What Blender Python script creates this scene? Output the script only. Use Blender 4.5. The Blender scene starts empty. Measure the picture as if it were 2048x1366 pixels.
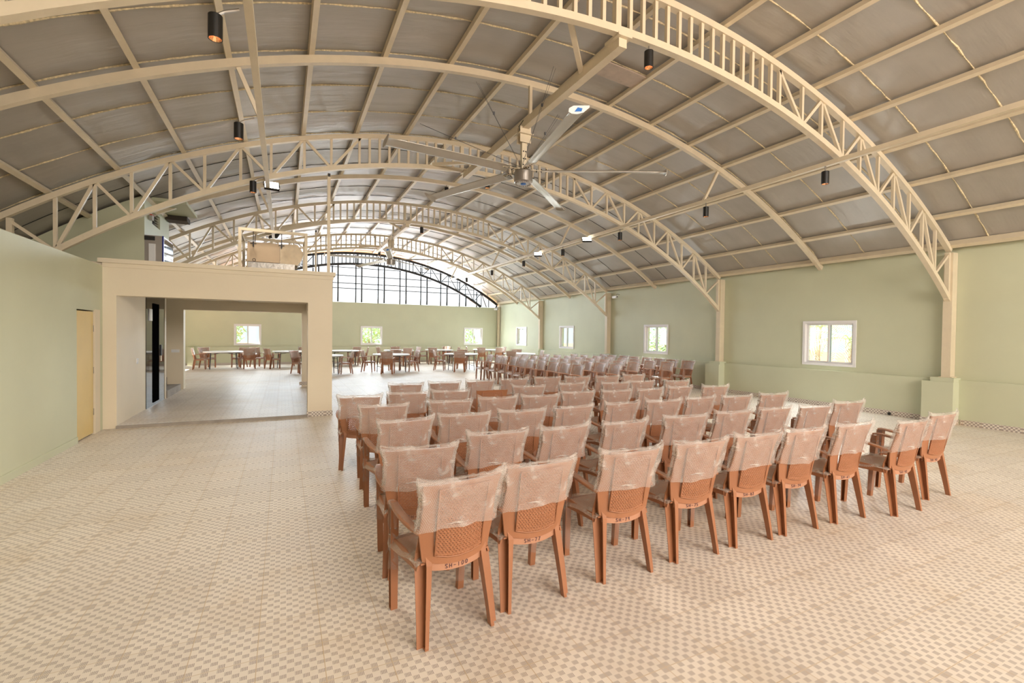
import bpy, math, random
from mathutils import Vector, Matrix
random.seed(7)
sc = bpy.context.scene
COL = sc.collection
PI = math.pi
# ------------------------------------------------------------------ camera
F_PX, YAW, PITCH, ROLL, CAM_H = 936.32, math.radians(26.0146), math.radians(0.95985), math.radians(0.69618), 1.65
def cam_axes():
    cy, sy, cp, sp = math.cos(YAW), math.sin(YAW), math.cos(PITCH), math.sin(PITCH)
    f = Vector((sy*cp, cy*cp, -sp)); r = Vector((cy, -sy, 0)); u = r.cross(f)
    cr, sr = math.cos(ROLL), math.sin(ROLL)
    return cr*r+sr*u, -sr*r+cr*u, f
cr_, cu_, cf_ = cam_axes()
cd = bpy.data.cameras.new('camera'); cam = bpy.data.objects.new('camera', cd); COL.objects.link(cam)
cd.sensor_width = 36; cd.lens = 36*F_PX/2048; cd.clip_start = .05; cd.clip_end = 400
cam.matrix_world = Matrix(((cr_.x, cu_.x, -cf_.x, 0), (cr_.y, cu_.y, -cf_.y, 0), (cr_.z, cu_.z, -cf_.z, CAM_H), (0, 0, 0, 1)))
sc.camera = cam
# ------------------------------------------------------------------ world, sun, daylight, exposure
w = bpy.data.worlds.new('world'); sc.world = w; w.use_nodes = True
bgn = w.node_tree.nodes['Background']; bgn.inputs[0].default_value = (.95, .985, 1, 1); bgn.inputs[1].default_value = 1.25
def add_light(name, kind, loc, direction, energy, color, **kw):
    l = bpy.data.lights.new(name, kind); l.energy = energy; l.color = color
    for k, v in kw.items(): setattr(l, k, v)
    o = bpy.data.objects.new(name, l); COL.objects.link(o); o.location = loc
    o.rotation_euler = Vector(direction).to_track_quat('-Z', 'Y').to_euler()
    return o
add_light('sun', 'SUN', (-20, 40, 40), (.62, -.20, -.75), 22, (1, .95, .86), angle=.01)
# daylight through the open gables at both ends and the windows
add_light('daylight_far_gable', 'AREA', (4.6, 26.3, 4.55), (0, -1, -.12), 1050, (.76, .89, 1), shape='RECTANGLE', size=12, size_y=2.2)
add_light('daylight_near_gable', 'AREA', (6.0, -6.2, 4.3), (.16, 1, -.36), 1100, (1, .91, .82), shape='RECTANGLE', size=11, size_y=2.4)
for i_, (wy) in enumerate((6.78, 12.6, 18.37, 22.95)):
    add_light('daylight_window', 'AREA', (11.68, wy, 1.5), (-1, 0, -.15), 45, (.9, .97, 1), shape='RECTANGLE', size=1.0, size_y=.9)
for wx in (-1.56, 4.27, 10.13):
    add_light('daylight_window', 'AREA', (wx, 25.85, 1.45), (0, -1, -.15), 45, (.9, .97, 1), shape='RECTANGLE', size=1.0, size_y=.9)
vs = sc.view_settings; vs.view_transform = 'Standard'; vs.look = 'None'; vs.gamma = 1; vs.exposure = 0.38
vs.use_curve_mapping = False
# ------------------------------------------------------------------ helpers
def node_mat(name):
    m = bpy.data.materials.new(name); m.use_nodes = True; nt = m.node_tree
    return m, nt, nt.nodes['Principled BSDF'], nt.nodes['Material Output']
class NB:
    def __init__(s, nt): s.nt = nt
    def n(s, t, **kw):
        x = s.nt.nodes.new(t)
        for k, v in kw.items(): setattr(x, k, v)
        return x
    def link(s, a, b): s.nt.links.new(a, b)
    def m(s, op, a, b=None, c=None):
        x = s.n('ShaderNodeMath', operation=op)
        for i, v in enumerate((a, b, c)):
            if v is None: continue
            if isinstance(v, (int, float)): x.inputs[i].default_value = v
            else: s.link(v, x.inputs[i])
        return x.outputs[0]
    def mix(s, fac, a, b):
        x = s.n('ShaderNodeMix', data_type='RGBA')
        for sock, v in ((x.inputs[0], fac), (x.inputs[6], a), (x.inputs[7], b)):
            if isinstance(v, (int, float)): sock.default_value = v
            elif isinstance(v, tuple): sock.default_value = (*v, 1) if len(v) == 3 else v
            else: s.link(v, sock)
        return x.outputs[2]
    def noise(s, scale, detail=3, coord=None, rough=.55):
        x = s.n('ShaderNodeTexNoise'); x.inputs['Scale'].default_value = scale; x.inputs['Detail'].default_value = detail
        x.inputs['Roughness'].default_value = rough
        if coord is not None: s.link(coord, x.inputs['Vector'])
        return x.outputs[0]
    def ramp(s, f, p0, p1, c0=(0, 0, 0), c1=(1, 1, 1)):
        x = s.n('ShaderNodeValToRGB'); e = x.color_ramp.elements
        e[0].position = p0; e[1].position = p1; e[0].color = (*c0, 1); e[1].color = (*c1, 1)
        s.link(f, x.inputs[0]); return x.outputs[0]
    def bump(s, h, strength, dist, bsdf):
        x = s.n('ShaderNodeBump'); x.inputs['Strength'].default_value = strength; x.inputs['Distance'].default_value = dist
        s.link(h, x.inputs['Height']); s.link(x.outputs[0], bsdf.inputs['Normal']); return x
def paint(name, col, rough=.6, var=.06, scale=3, metal=0, bump=0, bscale=60, spec=.5):
    m, nt, b, o = node_mat(name); q = NB(nt)
    geo = q.n('ShaderNodeNewGeometry')
    nz = q.noise(scale, 4, geo.outputs['Position'])
    lo = tuple(c*(1-var) for c in col); hi = tuple(min(1, c*(1+var)) for c in col)
    c = q.ramp(nz, .3, .7, lo, hi); q.link(c, b.inputs['Base Color'])
    b.inputs['Roughness'].default_value = rough; b.inputs['Metallic'].default_value = metal
    b.inputs['Specular IOR Level'].default_value = spec
    if bump: q.bump(q.noise(bscale, 3, geo.outputs['Position']), bump, .01, b)
    return m
def emit(name, col, st):
    m, nt, b, o = node_mat(name)
    b.inputs['Base Color'].default_value = (*col, 1)
    b.inputs['Emission Color'].default_value = (*col, 1); b.inputs['Emission Strength'].default_value = st
    return m
class MB:
    """collects boxes, bars, tubes and sheets and links them as ONE mesh object"""
    def __init__(s): s.v = []; s.f = []; s.uv = {}
    def quadbox(s, P):
        n = len(s.v); s.v += [tuple(p) for p in P]
        for q in ((0, 3, 2, 1), (4, 5, 6, 7), (0, 1, 5, 4), (1, 2, 6, 5), (2, 3, 7, 6), (3, 0, 4, 7)):
            s.f.append(tuple(n+i for i in q))
        return s
    def box(s, a, b):
        (x0, y0, z0), (x1, y1, z1) = a, b
        return s.quadbox([(x0, y0, z0), (x1, y0, z0), (x1, y1, z0), (x0, y1, z0), (x0, y0, z1), (x1, y0, z1), (x1, y1, z1), (x0, y1, z1)])
    def bar(s, p, q, w_, h_=None, up=(0, 0, 1)):
        h_ = h_ or w_; p = Vector(p); q = Vector(q); d = (q-p).normalized(); u = Vector(up)
        if abs(d.dot(u)) > .99: u = Vector((0, 1, 0))
        r = d.cross(u).normalized(); u = r.cross(d)
        r = r*w_/2; u = u*h_/2
        return s.quadbox([p-r-u, p+r-u, q+r-u, q-r-u, p-r+u, p+r+u, q+r+u, q-r+u])
    def sweep(s, pts, prof, closed=False, ups=None, cap=True):
        """sweep a closed profile [(a,b)...] (right, up) along pts"""
        pts = [Vector(p) for p in pts]; n = len(pts); k = 0; base = len(s.v)
        for i, p in enumerate(pts):
            if closed: d = pts[(i+1) % n]-pts[i-1]
            else: d = pts[min(i+1, n-1)]-pts[max(i-1, 0)]
            d.normalize(); u = Vector(ups[i]) if ups else Vector((0, 0, 1))
            if abs(d.dot(u)) > .99: u = Vector((0, 1, 0))
            r = d.cross(u).normalized(); u = r.cross(d)
            pr = prof(i/(n-1) if n > 1 else 0) if callable(prof) else prof
            k = len(pr)
            s.v += [tuple(p+r*a+u*b) for a, b in pr]
        for i in range(n if closed else n-1):
            j = (i+1) % n
            for t in range(k):
                s.f.append((base+i*k+t, base+i*k+(t+1) % k, base+j*k+(t+1) % k, base+j*k+t))
        if cap and not closed:
            s.f.append(tuple(base+t for t in reversed(range(k)))); s.f.append(tuple(base+(n-1)*k+t for t in range(k)))
        return s
    def tube(s, pts, r, n=8, closed=False):
        rr = r if callable(r) else (lambda t: r)
        return s.sweep(pts, lambda t: [(rr(t)*math.cos(2*PI*i/n), rr(t)*math.sin(2*PI*i/n)) for i in range(n)], closed)
    def lathe(s, prof, c=(0, 0, 0), n=24):
        base = len(s.v); k = len(prof)
        for i in range(n):
            a = 2*PI*i/n
            s.v += [(c[0]+r*math.cos(a), c[1]+r*math.sin(a), c[2]+z) for r, z in prof]
        for i in range(n):
            j = (i+1) % n
            for t in range(k-1): s.f.append((base+i*k+t, base+j*k+t, base+j*k+t+1, base+i*k+t+1))
        return s
    def sheet(s, fn, nu, nv, th, skip=None, uvs=1.0, nrm=None):
        """solid sheet from a grid fn(u,v); skip(i,j) leaves holes; th thickness along nrm or y"""
        base = len(s.v); nv1 = nv+1
        P = [[Vector(fn(i/nu, j/nv)) for j in range(nv1)] for i in range(nu+1)]
        N = Vector(nrm) if nrm else Vector((0, 1, 0))
        for off in (0, 1):
            for i in range(nu+1):
                for j in range(nv1):
                    s.v.append(tuple(P[i][j]+N*th*off))
        K = (nu+1)*nv1
        ok = lambda i, j: 0 <= i < nu and 0 <= j < nv and not (skip and skip(i, j))
        I = lambda i, j, o=0: base+o*K+i*nv1+j
        for i in range(nu):
            for j in range(nv):
                if not ok(i, j): continue
                s.f.append((I(i, j), I(i, j+1), I(i+1, j+1), I(i+1, j)))
                s.f.append((I(i, j, 1), I(i+1, j, 1), I(i+1, j+1, 1), I(i, j+1, 1)))
                if not ok(i-1, j): s.f.append((I(i, j), I(i, j, 1), I(i, j+1, 1), I(i, j+1)))
                if not ok(i+1, j): s.f.append((I(i+1, j), I(i+1, j+1), I(i+1, j+1, 1), I(i+1, j, 1)))
                if not ok(i, j-1): s.f.append((I(i, j), I(i+1, j), I(i+1, j, 1), I(i, j, 1)))
                if not ok(i, j+1): s.f.append((I(i, j+1), I(i, j+1, 1), I(i+1, j+1, 1), I(i+1, j+1)))
        return s
    def mesh(s, name, mat, smooth=False):
        me = bpy.data.meshes.new(name); me.from_pydata(s.v, [], s.f); me.materials.append(mat)
        if s.uv:
            l = me.uv_layers.new(name='uv')
            for p in me.polygons:
                for li, vi in zip(p.loop_indices, p.vertices):
                    l.data[li].uv = s.uv.get(vi, (0, 0))
        if smooth: me.polygons.foreach_set('use_smooth', [True]*len(me.polygons))
        me.update(); return me
    def build(s, name, mat, parent=None, smooth=False, loc=None, **props):
        o = bpy.data.objects.new(name, s.mesh(name, mat, smooth)); COL.objects.link(o)
        if parent: o.parent = parent
        if loc: o.location = loc
        tag(o, **props); return o
def tag(o, label=None, cat=None, group=None, kind=None):
    for k, v in (('label', label), ('category', cat), ('group', group), ('kind', kind)):
        if v: o[k] = v
    return o
def thing(name, loc, label, cat, group=None, rz=0):
    o = bpy.data.objects.new(name, None); COL.objects.link(o); o.location = loc; o.rotation_euler = (0, 0, rz)
    o.empty_display_size = .05
    return tag(o, label, cat, group)
def recalc(o):
    import bmesh
    b = bmesh.new(); b.from_mesh(o.data); bmesh.ops.recalc_face_normals(b, faces=b.faces); b.to_mesh(o.data); b.free()
ORD = ['first', 'second', 'third', 'fourth', 'fifth', 'sixth', 'seventh', 'eighth', 'ninth', 'tenth', 'eleventh', 'twelfth']
# ------------------------------------------------------------------ materials
GREEN = paint('green_wall_paint', (.575, .59, .425), .55, .03, 1.2, bump=.05)
CREAMWALL = paint('cream_wall_paint', (.76, .665, .51), .55, .025, 1.2, bump=.05)
STEEL = paint('cream_steel_paint', (.70, .60, .44), .42, .04, 6)
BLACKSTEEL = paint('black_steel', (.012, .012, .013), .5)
BLACK = paint('black_plastic', (.010, .009, .008), .45)
WHITEP = paint('white_plastic', (.78, .78, .78), .35, .03)
WHITEF = paint('white_window_frame', (.80, .79, .80), .35, .03)
GREYM = paint('grey_metal', (.42, .39, .36), .32, .05, metal=.8)
ALU = paint('aluminium_blade', (.50, .46, .40), .30, .05, metal=.55)
CONC = paint('concrete', (.33, .29, .25), .8, .15, 5, bump=.2)
DARKLEG = paint('dark_grey_leg', (.05, .05, .055), .5)
YELLOW = paint('yellow_door_paint', (.72, .53, .20), .45, .03)
LATERITE = paint('red_earth', (.52, .24, .11), .9, .2, .5)
BARK = paint('bark', (.42, .36, .28), .9, .2, 8)
LEAF = paint('leaf_green', (.46, .62, .30), .55, .2, 3)
COPPER = paint('copper_reflector', (.80, .42, .22), .18, .03, metal=.9)
BOARD = paint('ceiling_board', (.46, .37, .30), .6, .1, 6)
FOAM = paint('foam_seam', (.62, .52, .33), .8, .35, 30)
DARKSEAM = paint('dark_seam', (.03, .03, .03), .8, .3, 20)
WIRE = paint('steel_wire', (.08, .08, .09), .4)
BLUE = paint('blue_sticker', (.02, .16, .55), .5)
INK = paint('marker_ink', (.05, .02, .05), .6)
FOIL = paint('silver_foil', (.32, .30, .27), .35, .1, 9, metal=.8, bump=.4, bscale=14)
PLASTIC = paint('brown_chair_plastic', (.355, .148, .070), .38, .05, 5)
PLASTIC2 = paint('pale_brown_apron', (.48, .24, .145), .45, .05, 5)
REDTHING = paint('red_metal', (.55, .08, .03), .4)
GLOWW = emit('lamp_glow_warm', (1, .84, .62), 30)
GLOW = emit('floodlight_glow', (1, .98, .93), 11)
def ceiling_mat():
    m, nt, b, o = node_mat('ceiling_insulation'); q = NB(nt)
    geo = q.n('ShaderNodeNewGeometry'); pos = geo.outputs['Position']
    mp = q.n('ShaderNodeMapping'); mp.inputs['Scale'].default_value = (.35, 2.2, .35); q.link(pos, mp.inputs[0])
    nz = q.noise(1.0, 5, mp.outputs[0]); n2 = q.noise(3.0, 4, pos)
    f = q.m('MULTIPLY_ADD', n2, .35, q.m('MULTIPLY', nz, .65))
    c = q.ramp(f, .30, .70, (.37, .34, .30), (.45, .42, .38)); q.link(c, b.inputs['Base Color'])
    b.inputs['Roughness'].default_value = .42; b.inputs['Specular IOR Level'].default_value = .6
    b.inputs['Metallic'].default_value = .12
    q.bump(nz, .35, .08, b); return m
CEIL = ceiling_mat()
TX, TY, TS = -.115, -.41, .305
def floor_mat(name, plane='XY', skirting=False, gloss=.42, offx=TX, offy=TY):
    m, nt, b, o = node_mat(name); q = NB(nt)
    geo = q.n('ShaderNodeNewGeometry'); pos = geo.outputs['Position']
    sp = q.n('ShaderNodeSeparateXYZ'); q.link(pos, sp.inputs[0])
    if skirting:
        ax = q.m('ADD', sp.outputs[0], sp.outputs[1]); ay = sp.outputs[2]; offx = 0; offy = 0
    else: ax, ay = sp.outputs[0], sp.outputs[1]
    S = TS if not skirting else .27
    cells = 9
    fx = q.m('FRACT', q.m('DIVIDE', q.m('SUBTRACT', ax, offx), S)); fy = q.m('FRACT', q.m('DIVIDE', q.m('SUBTRACT', ay, offy), S))
    ix = q.m('FLOOR', q.m('MULTIPLY', fx, cells)); iy = q.m('FLOOR', q.m('MULTIPLY', fy, cells))
    chk = q.m('SUBTRACT', 1, q.m('MODULO', q.m('ADD', ix, iy), 2))          # dark when the sum is even
    cx = q.m('FRACT', q.m('MULTIPLY', fx, cells)); cy = q.m('FRACT', q.m('MULTIPLY', fy, cells))
    stripe = q.m('GREATER_THAN', q.m('SINE', q.m('MULTIPLY', cx, 2*PI*5)), -.25)
    inside = q.m('MULTIPLY', q.m('LESS_THAN', q.m('ABSOLUTE', q.m('SUBTRACT', cx, .5)), .46), q.m('LESS_THAN', q.m('ABSOLUTE', q.m('SUBTRACT', cy, .5)), .40))
    dark = q.m('MULTIPLY', q.m('MULTIPLY', chk, stripe), inside)
    if skirting: dark = chk
    # per-tile shade
    tx = q.m('FLOOR', q.m('DIVIDE', q.m('SUBTRACT', ax, offx), S)); ty = q.m('FLOOR', q.m('DIVIDE', q.m('SUBTRACT', ay, offy), S))
    cb = q.n('ShaderNodeCombineXYZ'); q.link(tx, cb.inputs[0]); q.link(ty, cb.inputs[1])
    wn = q.n('ShaderNodeTexWhiteNoise', noise_dimensions='3D'); q.link(cb.outputs[0], wn.inputs['Vector'])
    base = q.mix(wn.outputs['Value'], (.715, .65, .57), (.79, .725, .64))
    c = q.mix(q.m('MULTIPLY', dark, .80), base, (.27, .215, .195))
    # grout and rusty stains
    ex = q.m('LESS_THAN', q.m('ABSOLUTE', q.m('SUBTRACT', fx, .5)), .493); ey = q.m('LESS_THAN', q.m('ABSOLUTE', q.m('SUBTRACT', fy, .5)), .493)
    grout = q.m('SUBTRACT', 1, q.m('MULTIPLY', ex, ey))
    n1 = q.noise(.55, 6, pos, .65); n2 = q.noise(9, 4, pos, .7)
    st = q.ramp(n1, .50, .72); st = q.m('MULTIPLY', st, q.m('MULTIPLY_ADD', n2, .9, -.05))
    c = q.mix(q.m('MULTIPLY', st, .8), c, (.52, .34, .14))
    c = q.mix(q.m('MULTIPLY', grout, q.m('MULTIPLY_ADD', n1, .9, .15)), c, (.45, .30, .13))
    spots = q.ramp(q.noise(26, 3, pos, .6), .76, .80)
    c = q.mix(q.m('MULTIPLY', spots, .5), c, (.16, .12, .09))
    q.link(c, b.inputs['Base Color'])
    r = q.m('MULTIPLY_ADD', n2, .25, gloss-.05); q.link(r, b.inputs['Roughness'])
    hgt = q.m('ADD', q.m('MULTIPLY', chk, .3), q.m('MULTIPLY', grout, -1))
    if not skirting: q.bump(hgt, .25, .002, b)
    return m
FLOOR = floor_mat('checkered_floor_tiles')
PORTFLOOR = floor_mat('portico_floor_tiles', gloss=.38)
SKIRT = floor_mat('checkered_skirting', skirting=True)
def glass_mat(name, alpha=.12, col=(.85, .95, .95)):
    m, nt, b, o = node_mat(name); q = NB(nt)
    tr = q.n('ShaderNodeBsdfTransparent'); gl = q.n('ShaderNodeBsdfGlossy'); gl.inputs['Roughness'].default_value = .03
    tr.inputs[0].default_value = (*col, 1)
    mx = q.n('ShaderNodeMixShader'); mx.inputs[0].default_value = alpha
    q.link(tr.outputs[0], mx.inputs[1]); q.link(gl.outputs[0], mx.inputs[2]); q.link(mx.outputs[0], o.inputs[0]); return m
GLASS = glass_mat('window_glass')
def black_glass():
    m, nt, b, o = node_mat('black_lift_glass'); b.inputs['Base Color'].default_value = (.02, .02, .022, 1)
    b.inputs['Roughness'].default_value = .05; b.inputs['Specular IOR Level'].default_value = .6; b.inputs['IOR'].default_value = 1.5; return m
BGLASS = black_glass()
def wrap_mat(name, bubbles, cover, pitch=.0078, tint=(.80, .74, .70), dotf=.26):
    m, nt, b, o = node_mat(name); q = NB(nt); nt.nodes.remove(b)
    tc = q.n('ShaderNodeTexCoord'); ob = tc.outputs['Object']
    nz = q.noise(14, 5, ob, .65); wr = q.noise(38, 4, ob, .7)
    mp = q.n('ShaderNodeMapping'); mp.inputs['Rotation'].default_value = (.3, .5, .6); mp.inputs['Scale'].default_value = (5, 5, 26); q.link(ob, mp.inputs[0])
    cre = q.ramp(q.noise(1.0, 3, mp.outputs[0], .6), .64, .70)
    glare = q.ramp(q.noise(7, 2, ob, .5), .60, .68)  # painted glare: random patches where the film colour is made whiter
    fac = q.m('ADD', cover, q.m('ADD', q.m('MULTIPLY', cre, .45), q.m('MULTIPLY', glare, .22)))
    if bubbles:
        sp = q.n('ShaderNodeSeparateXYZ'); q.link(ob, sp.inputs[0])
        ver = q.m('ADD', sp.outputs[2], q.m('MULTIPLY', sp.outputs[1], .9))
        rowf = q.m('DIVIDE', ver, pitch*.87); row = q.m('FLOOR', rowf)
        u = q.m('FRACT', q.m('ADD', q.m('DIVIDE', sp.outputs[0], pitch), q.m('MULTIPLY', q.m('MODULO', row, 2), .5)))
        v = q.m('FRACT', rowf)
        du = q.m('SUBTRACT', u, .5); dv = q.m('SUBTRACT', v, .5)
        d = q.m('SQRT', q.m('ADD', q.m('MULTIPLY', du, du), q.m('MULTIPLY', dv, dv)))
        dot = q.m('LESS_THAN', d, .26)
        fac = q.m('ADD', fac, q.m('MULTIPLY', dot, dotf))
    fac = q.m('ADD', fac, q.m('MULTIPLY', q.m('SUBTRACT', nz, .5), .35))
    fac = q.m('MINIMUM', q.m('MAXIMUM', fac, .02), .85)
    pr = q.n('ShaderNodeBsdfPrincipled'); pr.inputs['Base Color'].default_value = (*tint, 1)
    pr.inputs['Roughness'].default_value = .22; pr.inputs['Specular IOR Level'].default_value = .8
    bp = q.n('ShaderNodeBump'); bp.inputs['Strength'].default_value = .8; bp.inputs['Distance'].default_value = .01
    q.link(q.m('ADD', wr, q.m('MULTIPLY', cre, .5)), bp.inputs['Height']); q.link(bp.outputs[0], pr.inputs['Normal'])
    tr = q.n('ShaderNodeBsdfTransparent'); mx = q.n('ShaderNodeMixShader')
    q.link(fac, mx.inputs[0]); q.link(tr.outputs[0], mx.inputs[1]); q.link(pr.outputs[0], mx.inputs[2]); q.link(mx.outputs[0], o.inputs[0])
    return m
BUBBLE = wrap_mat('bubble_wrap', True, .22, tint=(.78, .71, .65), dotf=.34)
BUBBLE2 = wrap_mat('bubble_wrap_seat', True, .26, tint=(.72, .64, .56))
FILM = wrap_mat('clear_film', False, .16, tint=(.78, .72, .68))
# ------------------------------------------------------------------ setting
XR, XL, XO, YF, YN = 11.70, -2.66, -5.0, 25.93, -6.4
XC, ZC, RC = 3.9, -7.68, 13.62
def roof(x, R=RC): return ZC+math.sqrt(R*R-(x-XC)**2)
def arcpt(a, R, y): return (XC+R*math.sin(a), y, ZC+R*math.cos(a))
MB().box((XO-.2, YN-.2, -.15), (XR+.4, YF+.3, 0)).build('floor', FLOOR, kind='structure')
# outside ground
g = MB().box((-60, YF+.3, -.5), (70, 90, -.4)).box((-60, -60, -.5), (XO-.2, YF+.3, -.4)).box((XR+.4, -60, -.5), (70, YF+.3, -.4)).box((XO-.2, -60, -.5), (XR+.4, YN-.2, -.4))
g.build('ground', LATERITE, kind='structure')
def wall_holes(mb, axis, pos0, pos1, a0, a1, z0, z1, holes):
    """wall slab with rectangular openings; axis 'x' = normal along x"""
    As = sorted({a0, a1, *[h[0] for h in holes], *[h[1] for h in holes]}); Zs = sorted({z0, z1, *[h[2] for h in holes], *[h[3] for h in holes]})
    for i in range(len(As)-1):
        for j in range(len(Zs)-1):
            am, zm = (As[i]+As[i+1])/2, (Zs[j]+Zs[j+1])/2
            if any(h[0] < am < h[1] and h[2] < zm < h[3] for h in holes): continue
            if axis == 'x': mb.box((pos0, As[i], Zs[j]), (pos1, As[i+1], Zs[j+1]))
            else: mb.box((As[i], pos0, Zs[j]), (As[i+1], pos1, Zs[j+1]))
    return mb
RW = [(6.20, 7.36, 1.0, 2.02), (12.03, 13.15, 1.03, 2.0), (17.78, 18.96, 1.02, 2.01), (22.35, 23.52, 1.03, 2.0)]
FW = [(-2.11, -1.01, .96, 1.93), (3.73, 4.80, .98, 1.93), (9.57, 10.69, .99, 1.94)]
wr_ = wall_holes(MB(), 'x', XR+.08, XR+.30, YN, YF+.2, 0, 3.42, RW)
wr_.box((XR, YN, 0), (XR+.08, YF, .86))
wr_.build('wall_right', GREEN, kind='structure')
wf = wall_holes(MB(), 'y', YF+.08, YF+.28, XO, XR+.08, 0, 3.2, FW)
wf.box((XO, YF, 0), (XR, YF+.08, .86)).box((-3.95, YF-.25, .0), (-3.70, YF, .86)).box((8.75, YF-.06, 0), (8.87, YF, .86))
wf.build('wall_back', GREEN, kind='structure')
wl = wall_holes(MB(), 'x', XL-.2, XL, YN, 9.81, 0, 2.68, [(8.75, 9.47, -.1, 1.93)])
wl.box((XL-.2, 3.0, 0), (XL+.012, 8.75, .09))
wl.build('wall_left', GREEN, kind='structure')
wo = wall_holes(MB(), 'x', XO-.2, XO, YN, YF, 0, 2.60, [(21.4, 24.0, 0.02, 2.35), (17.0, 19.0, 0.9, 2.2)]); wo.build('wall_outer', GREEN, kind='structure')
MB().box((XO, YN, 2.50), (XL-.2, 9.81, 2.62)).build('trim_1', CREAMWALL, kind='structure')
wn_ = MB().box((XO, YN-.2, 0), (XR+.08, YN, 3.2)); wn_.build('wall_front', GREEN, kind='structure')
# baseboards with checkered skirting tiles
bb = MB()
for y0, y1 in ((YN, -1.14), (-.59, 4.28), (4.83, 9.70), (10.25, 15.13), (15.68, 20.55), (21.1, YF)): bb.box((XR-.012, y0, 0), (XR, y1, .10))
bb.build('baseboard_right', SKIRT, kind='structure')
MB().box((XO+.25, YF-.012, 0), (8.75, YF, .10)).box((8.87, YF-.012, 0), (XR-.012, YF, .10)).build('baseboard_back', SKIRT, kind='structure')
# vaulted ceiling
AE = math.asin(8.02/RC); AL = math.asin(9.3/RC); ce = MB(); NA = 72; y0_, y1_ = YN-.6, YF+.6
nn = 40
for i in range(NA+1):
    a = -AL+(AE+AL)*i/NA
    for j in range(nn+1):
        y = y0_+(y1_-y0_)*j/nn
        ce.v.append(arcpt(a, RC+.012*math.sin(i*1.7+j*2.3)*math.sin(j*.9), y))
for i in range(NA):
    for j in range(nn):
        A = i*(nn+1)+j; ce.f.append((A, A+1, A+nn+2, A+nn+1))
K = len(ce.v)
for i in range(NA+1):
    a = -AL+(AE+AL)*i/NA
    for j in (0, 1): ce.v.append(arcpt(a, RC+.08, (y0_, y1_)[j]))
for i in range(NA):
    A = K+2*i; ce.f.append((A, A+2, A+3, A+1))
ceil = ce.build('ceiling', CEIL, smooth=True, kind='structure')
for k in range(34):
    y = -6.05+k*1.0+random.uniform(-.04, .04)
    if y > 25.8: break
    dark = y > 10.4
    pts = []
    for i in range(141):
        a = -AL+(AE+AL)*i/140
        p = arcpt(a, RC-.006, y+random.uniform(-.006, .006)); pts.append(p)
    rad = (lambda t, s_=k: .008+.004*math.sin(t*190+s_)+random.uniform(0, .006)) if not dark else (lambda t: .0065)
    o = MB().tube(pts, rad, 5).build('foam_seam' if not dark else 'panel_seam', DARKSEAM if dark else FOAM, ceil)
# roof-fixing board on the ceiling
bo = thing('ceiling_board', (4.9, 5.95, roof(4.9)), 'flat beige access board screwed to the ceiling right of the near fan beam', 'board')
b1 = MB()
for i in range(4):
    xa, xb = 4.42+i*.22, 4.42+(i+1)*.22
    b1.quadbox([(xa-4.9, -.02, roof(xa)-.075-roof(4.9)), (xb-4.9, -.02, roof(xb)-.075-roof(4.9)), (xb-4.9, .33, roof(xb)-.075-roof(4.9)), (xa-4.9, .33, roof(xa)-.075-roof(4.9)),
                (xa-4.9, -.02, roof(xa)-.05-roof(4.9)), (xb-4.9, -.02, roof(xb)-.05-roof(4.9)), (xb-4.9, .33, roof(xb)-.05-roof(4.9)), (xa-4.9, .33, roof(xa)-.05-roof(4.9))])
b1.build('panel', BOARD, bo)
sb = MB()
for i in range(4):
    for yy in (.05, .28): sb.lathe([(0, -.004), (.007, -.004), (.007, .01)], (-.4+i*.24, yy, roof(4.5+i*.24)-.075-roof(4.9)), 8)
sb.build('screw', GREYM, bo)
# purlins
PU = [1.6+4.23*k for k in range(-10, 8)]
nr = 0
for a in PU:
    A = math.radians(a); R = RC-.065
    side = 'left' if a < 0 else 'right'; k = (sum(1 for q_ in PU if a <= q_ < 0) if a < 0 else sum(1 for q_ in PU if 0 < q_ <= a))
    wide = .07
    mb = MB().bar(arcpt(A, R, YN), arcpt(A, R, YF+.1), wide, .07, up=(math.sin(A), 0, math.cos(A)))
    mb.build('purlin', STEEL, label='long cream steel purlin under the ceiling, %s on the %s of the ridge' % (ORD[k-1], side), cat='purlin', group='roof purlins')
for s_, nm in ((1, 'right'), (-1, 'left')):
    A = math.radians(34.6 if s_ > 0 else -42.3)
    MB().bar(arcpt(A, RC-.07, YN), arcpt(A, RC-.07, YF+.1), .09, .12, up=(math.sin(A), 0, math.cos(A))).build('eave_purlin', STEEL, label='cream steel eave beam running along the top of the %s wall' % nm, cat='purlin', group='roof purlins')
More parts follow.
